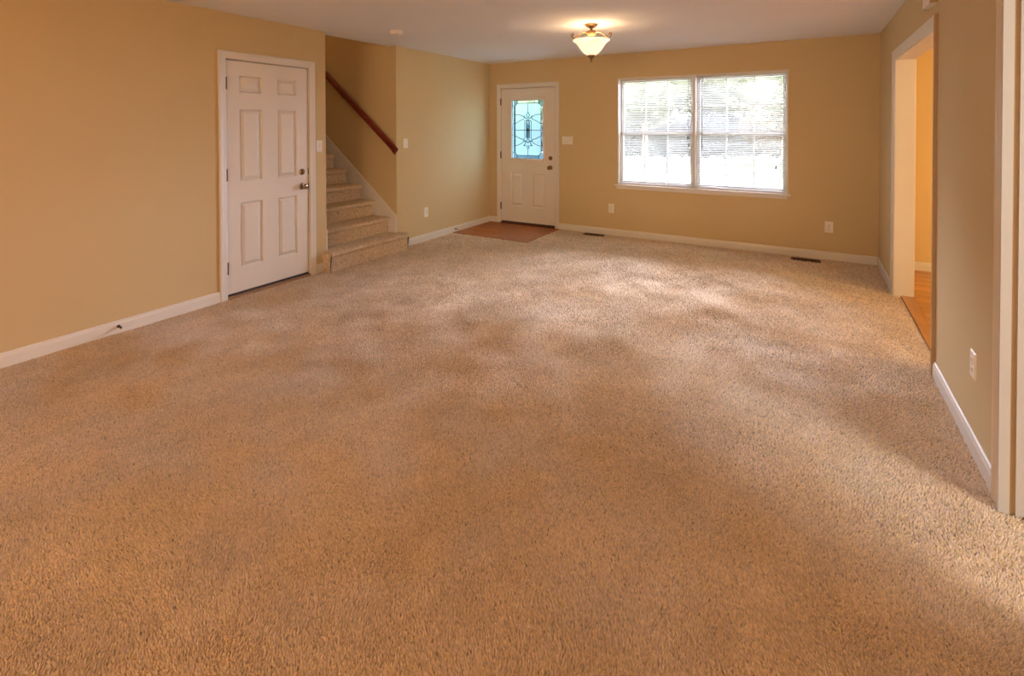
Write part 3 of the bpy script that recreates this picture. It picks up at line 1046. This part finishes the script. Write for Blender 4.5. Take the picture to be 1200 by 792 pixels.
# ------------------------------------------------------------------ staircase
stt = thing('staircase', 'beige carpeted staircase rising through the opening in the left wall', 'stairs', (XL, 3.93, 0), kind='structure')
RISE, RUN = 0.1825, 0.2430
rs = np.random.default_rng(5)


def step(k):
    """k-th carpeted step: riser, rounded nosing and tread"""
    xn = -4.106 - RUN * k
    zt = 0.190 + RISE * k if k else 0.190
    zb = FZ if k == 0 else zt - RISE
    ya, yb = (3.372, 4.497) if k == 0 else (ST[0] + 0.0152, ST[1] - 0.0152)
    xr = xn - 0.030                       # riser face
    xb = xn - RUN - 0.045                 # back of tread
    if k == 0:
        xb_full = XL - 0.001
    prof = [(xr, zb), (xr, zt - 0.045), (xn - 0.010, zt - 0.042), (xn, zt - 0.030), (xn + 0.001, zt - 0.016), (xn - 0.008, zt - 0.004), (xn - 0.022, zt), (xb, zt)]
    V, T, COL = [], [], []
    nv = 0

    def quad(p00, p10, p11, p01, c=0.8):
        nonlocal nv
        V.append(np.array([p00, p10, p11, p01], float))
        T.append(np.array([[0, 1, 2], [0, 2, 3]]) + nv)
        COL.append(np.tile(np.append(YARN * c, 1), (4, 1)))
        nv += 4

    def cover(o, du, dv, nrm):
        nonlocal nv
        o, du, dv, nrm = (np.array(q, float) for q in (o, du, dv, nrm))
        lu, lv = np.linalg.norm(du), np.linalg.norm(dv)
        p = 0.0105
        gu, gv = np.meshgrid(np.arange(p * 0.5, lu, p), np.arange(p * 0.5, max(lv, p * 0.51), p))
        gu, gv = gu.ravel() + rs.uniform(-.4, .4, gu.size) * p, gv.ravel() + rs.uniform(-.4, .4, gu.size) * p
        gu, gv = np.clip(gu, 0.002, lu - 0.002), np.clip(gv, 0.001, lv - 0.001)
        U, Vv = du / lu, dv / lv
        P = o + gu[:, None] * U + gv[:, None] * Vv
        lz = np.zeros(len(gu))
        v, t, c = tufts(P[:, 0], P[:, 1], P[:, 2], rs, (lz, lz), p * 0.8, 0.005, 0.011, nrm, U, Vv)
        V.append(v); T.append(t + nv); COL.append(c)
        nv += len(v)

    segs = list(zip(prof, prof[1:]))
    for (xa, za), (xb_, zb_) in segs:
        if k == 0 and xb_ < XL and za == zt and zb_ == zt:
            pass
        quad((xa, ya, za), (xa, yb, za), (xb_, yb, zb_), (xb_, ya, zb_))
        dx, dz = xb_ - xa, zb_ - za
        l = math.hypot(dx, dz)
        nr = (dz / l, 0, -dx / l)
        if k == 0 and za == zt and zb_ == zt:
            # tread: over the carpet in front of the wall full width, inside the opening narrower
            cover((xa, ya + 0.004, za), (0, yb - ya - 0.008, 0), (XL - xa, 0, 0), nr)
            cover((XL, ST[0] + 0.018, za), (0, ST[1] - ST[0] - 0.036, 0), (xb_ - XL, 0, 0), nr)
        else:
            cover((xa, ya + 0.003, za), (0, yb - ya - 0.006, 0), (dx, 0, dz), nr)
    # ends
    if k == 0:
        for ye, s in ((ya, -1), (yb, 1)):
            pts = [(x, z) for x, z in prof if x >= XL] + [(XL - 0.001, zt), (XL - 0.001, zb)]
            n = len(pts)
            V.append(np.array([(x, ye, z) for x, z in pts], float))
            T.append(np.array([[0, i, i + 1] for i in range(1, n - 1)]) + nv)
            COL.append(np.tile(np.append(YARN * 0.8, 1), (n, 1)))
            nv += n
            cover((XL + 0.002, ye, zb), (prof[0][0] - XL - 0.004, 0, 0), (0, 0, zt - zb), (0, s, 0))
            cover((prof[0][0], ye, zt - 0.04), (0.026, 0, 0), (0, 0, 0.034), (0, s, 0))
    V, T, COL = np.vstack(V), np.vstack(T), np.vstack(COL)
    COL[:, :3] = np.clip(COL[:, :3] * 0.86, 0, 1)  # steps toned darker, painting in the dimmer stair light
    V = V - np.array(stt.location)
    me = mesh_from_arrays('stair_step', V, T, COL, M['carpet'])
    o = bpy.data.objects.new('stair_step', me)
    C.objects.link(o)
    o.parent = stt
    return o


for k in range(13):
    step(k)
SK = 0.765


def skirt(name, ya, yb):
    prof = [(XL - 0.001, -0.01), (XL - 0.001, 0.402)]
    zt = 0.402 + 0.03
    xe = XL - 3.2
    prof += [(XL - 0.020, 0.418), (xe, 0.418 + SK * (XL - 0.02 - xe)), (xe, -0.01 + SK * (XL - xe) - 0.3), (XL - 0.6, -0.01)]
    MB().prism([(x, ya, z) for x, z in prof], [(x, yb, z) for x, z in prof]).build(name, M['trim'], stt, 0.002)


skirt('skirt_board', ST[1] - 0.015, ST[1] - 0.0005)
skirt('skirt_board', ST[0] + 0.0005, ST[0] + 0.015)

# handrail on the far stairwell wall
hr = thing('handrail', 'dark mahogany handrail sloping up the stairwell wall', 'handrail', (-4.22, 4.385, 1.17))
RY = 4.385
rp0, rp1 = Vector((-4.205, RY, 1.183)), Vector((-7.4, RY, 1.183 + 0.785 * 3.195))
d = (rp1 - rp0).normalized()
up = Vector((0, -1, 0)).cross(d).normalized()
if up.z < 0:
    up = -up
oval = [(0.026 * math.copysign(abs(math.cos(a)) ** 0.7, math.cos(a)), 0.037 * math.copysign(abs(math.sin(a)) ** 0.7, math.sin(a))) for a in [2 * math.pi * i / 16 for i in range(16)]]
MB().prism([rp0 + Vector((0, p, 0)) + up * q for p, q in oval], [rp1 + Vector((0, p, 0)) + up * q for p, q in oval]).build('rail', M['rail'], hr, smooth=True)
for sx in (0.07, 1.2, 2.4):
    p = rp0 + d * sx
    q = p - up * 0.026
    wy = ST[1] - 0.001
    br = MB()
    br.tube([q, q - Vector((0, 0, 0.02)), Vector((q.x, q.y + 0.02, q.z - 0.045)), Vector((q.x, wy - 0.004, q.z - 0.05))], 0.006, 8)
    br.lathe([(0.022, 0), (0.022, -0.005), (0.010, -0.010)], (q.x, wy, q.z - 0.05), 'Y', 16)
    br.build('rail_bracket', M['brass'], hr, smooth=True)


# ------------------------------------------------------------------ small fittings
def plate(parent, fr, u, z, wd, ht):
    sec = [fr(u - wd / 2, z - ht / 2, 0), fr(u + wd / 2, z - ht / 2, 0), fr(u + wd / 2, z + ht / 2, 0), fr(u - wd / 2, z + ht / 2, 0)]
    e = 0.004
    sec2 = [fr(u - wd / 2 + e, z - ht / 2 + e, 0.006), fr(u + wd / 2 - e, z - ht / 2 + e, 0.006), fr(u + wd / 2 - e, z + ht / 2 - e, 0.006), fr(u - wd / 2 + e, z + ht / 2 - e, 0.006)]
    return MB().prism(sec, sec2).build('wall_plate', M['plate'], parent)


def outlet(label, fr, u, z):
    t = thing('wall_outlet', label, 'outlet', fr(u, z - 0.058, 0), group='duplex wall outlets')
    pl = plate(t, fr, u, z, 0.078, 0.122)
    for dz in (-0.022, 0.022):
        r = MB().fbox(fr, u - 0.017, u + 0.017, z + dz - 0.0145, z + dz + 0.0145, 0.004, 0.0085).build('receptacle', M['plate'], t, 0.003)
        for du in (-0.0065, 0.0065):
            MB().fbox(fr, u + du - 0.0014, u + du + 0.0014, z + dz - 0.003, z + dz + 0.007, 0.008, 0.0088).build('slot', M['slot'], r)
        MB().fbox(fr, u - 0.002, u + 0.002, z + dz - 0.010, z + dz - 0.006, 0.008, 0.0088).build('ground_hole', M['slot'], r)
    MB().fbox(fr, u - 0.0025, u + 0.0025, z - 0.0025, z + 0.0025, 0.005, 0.0075).build('screw', M['nickel'], t)


def switch(label, fr, u, z, gangs):
    t = thing('light_switch', label, 'switch', fr(u, z - 0.058, 0), group='wall light switches')
    wd = 0.078 + 0.046 * (gangs - 1)
    plate(t, fr, u, z, wd, 0.118)
    for g in range(gangs):
        gu = u + (g - (gangs - 1) / 2) * 0.046
        MB().fbox(fr, gu - 0.0055, gu + 0.0055, z - 0.012, z + 0.012, 0.005, 0.008).build('switch_slot', M['plate'], t)
        a = [fr(gu - 0.004, z - 0.006, 0.007), fr(gu + 0.004, z - 0.006, 0.007), fr(gu + 0.004, z + 0.009, 0.007), fr(gu - 0.004, z + 0.009, 0.007)]
        b = [fr(gu - 0.003, z + 0.004, 0.019), fr(gu + 0.003, z + 0.004, 0.019), fr(gu + 0.003, z + 0.010, 0.018), fr(gu - 0.003, z + 0.010, 0.018)]
        MB().prism(a, b).build('toggle', M['plate'], t)
        for dz in (-0.030, 0.030):
            MB().fbox(fr, gu - 0.002, gu + 0.002, z + dz - 0.002, z + dz + 0.002, 0.005, 0.0072).build('screw', M['nickel'], t)


outlet('ivory outlet low on the left wall between the stairs and the front door', F_left, 4.972, 0.362)
outlet('ivory outlet low on the far wall just left of the window', F_back, -2.284, 0.358)
outlet('ivory outlet low on the far wall beneath the right end of the window', F_back, 0.207, 0.355)
outlet('ivory outlet on the right wall above the baseboard close to the viewer', F_right, 2.985, 0.385)
switch('single ivory light switch between the left door and the stairs', F_left, 3.335, 1.272, 1)
switch('single ivory light switch on the wall right of the staircase', F_left, 4.598, 1.265, 1)
switch('triple ivory light switch to the right of the front door', F_back, -2.932, 1.272, 3)


def vent(label, x, y):
    t = thing('floor_register', label, 'vent', (x, y, -0.012), group='brown floor registers under the far wall')
    f = MB()
    a, b, c, d = x - VW / 2, x + VW / 2, y - VD / 2, y + VD / 2
    f.box(a, b, c, c + 0.014, -0.012, 0.004)
    f.box(a, b, d - 0.014, d, -0.012, 0.004)
    f.box(a, a + 0.014, c + 0.014, d - 0.014, -0.012, 0.004)
    f.box(b - 0.014, b, c + 0.014, d - 0.014, -0.012, 0.004)
    f.build('register_frame', M['register'], t)
    MB().box(a + 0.01, b - 0.01, c + 0.01, d - 0.01, -0.0115, -0.0095).build('damper', M['slot'], t)
    for k in range(14):
        u = a + 0.022 + (VW - 0.044) * k / 13
        MB().box(u - 0.0025, u + 0.0025, c + 0.014, d - 0.014, -0.010, 0.002).build('louver', M['register'], t)


vent('brown metal floor register in the carpet between the front door and window', *VENTS[0])
vent('brown metal floor register in the carpet below the right end of the window', *VENTS[1])


def door_stop(label, fr, u, z, mat):
    t = thing('door_stop', label, 'door stop', fr(u, z, 0.013), group='spring door stops')
    axis_p = lambda h, r, a: fr(u + r * math.cos(a), z + r * math.sin(a) - 0.10 * max(0, h - 0.02) ** 1, 0.013 + h)
    pts = [axis_p(0.006 + 0.055 * i / 110, 0.0065 - 0.0015 * i / 110, 2 * math.pi * i / 10) for i in range(111)]
    MB().tube(pts, 0.0018, 5).build('spring', mat, t)
    b = MB()
    b.prism([fr(u + 0.011 * math.cos(a), z + 0.011 * math.sin(a), 0.0125) for a in [k * math.pi / 6 for k in range(12)]],
            [fr(u + 0.009 * math.cos(a), z + 0.009 * math.sin(a), 0.020) for a in [k * math.pi / 6 for k in range(12)]])
    b.build('base', mat, t)
    c = MB()
    c.prism([fr(u + 0.008 * math.cos(a), z - 0.004 + 0.008 * math.sin(a), 0.072) for a in [k * math.pi / 6 for k in range(12)]],
            [fr(u + 0.007 * math.cos(a), z - 0.005 + 0.007 * math.sin(a), 0.086) for a in [k * math.pi / 6 for k in range(12)]])
    c.build('tip', M['rubber'], t)


door_stop('dark spring door stop on the left baseboard near the white door', F_left, 1.612, 0.042, M['slot'])
door_stop('small spring door stop on the left baseboard beside the entry wood floor', F_left, 5.570, 0.042, M['steel'])

sd = thing('smoke_detector', 'round white smoke detector on the ceiling in front of the stairs', 'smoke detector', (-3.600, 3.770, H))
MB().lathe([(0.068, 0), (0.070, -0.006), (0.066, -0.012)], (-3.600, 3.770, H), 'Z', 28).build('mounting_plate', M['plate'], sd, smooth=True)
MB().lathe([(0.062, -0.012), (0.062, -0.026), (0.052, -0.036), (0.020, -0.040), (0.001, -0.040)], (-3.600, 3.770, H), 'Z', 28).build('cover', M['plate'], sd, smooth=True)
MB().box(-3.57, -3.56, 3.735, 3.745, H - 0.040, H - 0.034).build('test_button', M['slot'], sd)

ch = thing('door_chime', 'cream box of a door chime high on the right wall above the opening', 'door chime', F_right(3.89, 2.185, 0))
MB().fbox(F_right, 3.80, 3.98, 2.185, 2.40, 0.0, 0.040).build('chime_cover', M['plate'], ch, 0.004)
MB().fbox(F_right, 3.785, 3.80, 2.190, 2.395, 0.0, 0.036).build('shaded_side', M['trim_dark'], ch, 0.002)  # shaded end of the chime, drawn as a dark-coloured strip

# ------------------------------------------------------------------ ceiling lamp
lp = thing('ceiling_lamp', 'semi-flush ceiling lamp with a lit alabaster bowl and bronze scroll arms', 'lamp', LAMP)
lx, ly = LAMP.x, LAMP.y
MB().lathe([(0.060, 0), (0.062, -0.008), (0.052, -0.018), (0.050, -0.024), (0.030, -0.036), (0.014, -0.040)], LAMP, 'Z', 28).build('canopy', M['gold'], lp, smooth=True)
MB().lathe([(0.012, -0.036), (0.012, -0.300)], LAMP, 'Z', 12).build('stem', M['gold'], lp, smooth=True)
MB().lathe([(0.016, -0.058), (0.040, -0.064), (0.050, -0.074), (0.050, -0.086), (0.042, -0.100), (0.030, -0.112), (0.016, -0.118)], LAMP, 'Z', 28).build('collar', M['gold'], lp, smooth=True)
for k in range(3):
    a = math.radians(-8) + k * 2 * math.pi / 3
    ca, sa = math.cos(a), math.sin(a)
    prof = [(0.046, -0.085), (0.070, -0.080), (0.095, -0.086), (0.125, -0.104), (0.152, -0.128), (0.174, -0.144), (0.194, -0.144), (0.208, -0.131), (0.210, -0.114), (0.201, -0.102), (0.190, -0.106), (0.188, -0.116), (0.195, -0.120)]
    pts = []
    for i in range(len(prof) - 1):
        for s in range(3):
            f = s / 3
            pts.append((prof[i][0] * (1 - f) + prof[i + 1][0] * f, prof[i][1] * (1 - f) + prof[i + 1][1] * f))
    pts.append(prof[-1])
    MB().tube([(lx + r * ca, ly + r * sa, H + h) for r, h in pts], 0.0062, 8).build('scroll_arm', M['gold'], lp, smooth=True)
bowl = [(0.176, -0.156), (0.170, -0.160), (0.152, -0.172), (0.132, -0.192), (0.114, -0.220), (0.094, -0.250), (0.068, -0.278), (0.040, -0.294), (0.013, -0.297)]
inner = [(max(r - 0.005, 0.012), h + 0.004) for r, h in reversed(bowl)]
MB().lathe(bowl + inner, LAMP, 'Z', 40, cap=False).build('glass_bowl', M['bowl'], lp, smooth=True)
MB().lathe([(0.036, -0.293), (0.040, -0.300), (0.030, -0.312), (0.016, -0.328), (0.008, -0.336), (0.011, -0.344), (0.009, -0.352), (0.003, -0.366), (0.001, -0.368)], LAMP, 'Z', 20).build('finial', M['gold'], lp, smooth=True)

# ------------------------------------------------------------------ outdoors, seen through the glass
struct('floor_porch', MB().box(-5.4, -1.0, YB + 0.16, 8.4, -0.25, -0.06), M['concrete'], 'pale concrete porch slab outside the front door')
gr = MB().box(-45, 40, YB + 0.16, 60, -0.5, -0.3)
struct('floor_lawn', gr, M['lawn'], 'front lawn outside the far wall')
struct('floor_drive', MB().box(-7, 12, 12, 19, -0.31, -0.285), M['concrete'], 'pale concrete drive beyond the lawn')


def foliage(name, label, cat, pos, rx, ry, rz, n, size, mat, trunk=None, group=None):
    r = np.random.default_rng(abs(hash(label)) % 9973 if False else int(abs(pos[0]) * 100) + 17)
    t = thing(name, label, cat, pos, group=group)
    c = np.array([pos[0], pos[1], pos[2] + (trunk or 0) + rz])
    d = r.normal(0, 1, (n, 3))
    d /= np.linalg.norm(d, axis=1)[:, None]
    rad = r.uniform(0.45, 1.0, n) ** 0.5
    P = c + d * rad[:, None] * np.array([rx, ry, rz])
    a, b = r.normal(0, 1, (n, 3)), r.normal(0, 1, (n, 3))
    a = a / np.linalg.norm(a, axis=1)[:, None] * size
    b = b / np.linalg.norm(b, axis=1)[:, None] * size * 0.6
    mb = MB()
    vs, fs = [], []
    for i in range(n):
        k = len(vs)
        vs += [P[i] - a[i], P[i] + b[i], P[i] + a[i], P[i] - b[i]]
        fs.append((k, k + 1, k + 2, k + 3))
    mb.add(vs, fs)
    # dense inner mass of the crown
    k = 0.86
    mb.lathe([(1e-3, -rz * k)] + [(rx * k * math.sin(q * math.pi / 12), -rz * k * math.cos(q * math.pi / 12)) for q in range(1, 12)] + [(1e-3, rz * k)], (0, 0, 0), 'Z', 20, cap=False)
    nl = len(vs)
    mb.v[nl:] = [(c[0] + x, c[1] + y * ry / rx, c[2] + z) for x, y, z in mb.v[nl:]]
    mb.build('leaves', mat, t, kind='stuff')
    if trunk:
        MB().lathe([(0.22, 0), (0.15, trunk * 0.6), (0.10, trunk + rz)], pos, 'Z', 10).build('trunk', M['bark'], t)


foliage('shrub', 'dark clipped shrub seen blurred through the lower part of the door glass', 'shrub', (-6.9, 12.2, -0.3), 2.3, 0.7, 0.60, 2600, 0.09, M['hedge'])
TREES = (((-14.9, 27.0), 'nearer leafy tree on the lawn behind the front door glass'),
         ((-7.6, 27.0), 'nearer leafy tree on the lawn behind the left mini blind'),
         ((-0.9, 27.0), 'nearer leafy tree on the lawn behind the right mini blind'),
         ((-13.5, 35.0), 'farther leafy tree showing past the right edge of the front door glass'),
         ((-5.3, 35.0), 'farther leafy tree showing behind the mullion between the mini blinds'),
         ((-20.9, 35.0), 'farther leafy tree showing past the left edge of the front door glass'))
for (tx, ty), lab in TREES:
    foliage('tree', lab, 'tree', (tx, ty, -0.3), 3.25, 2.4, 3.6, 1500, 0.30, M['foliage'], 1.6, 'trees outside the front window')
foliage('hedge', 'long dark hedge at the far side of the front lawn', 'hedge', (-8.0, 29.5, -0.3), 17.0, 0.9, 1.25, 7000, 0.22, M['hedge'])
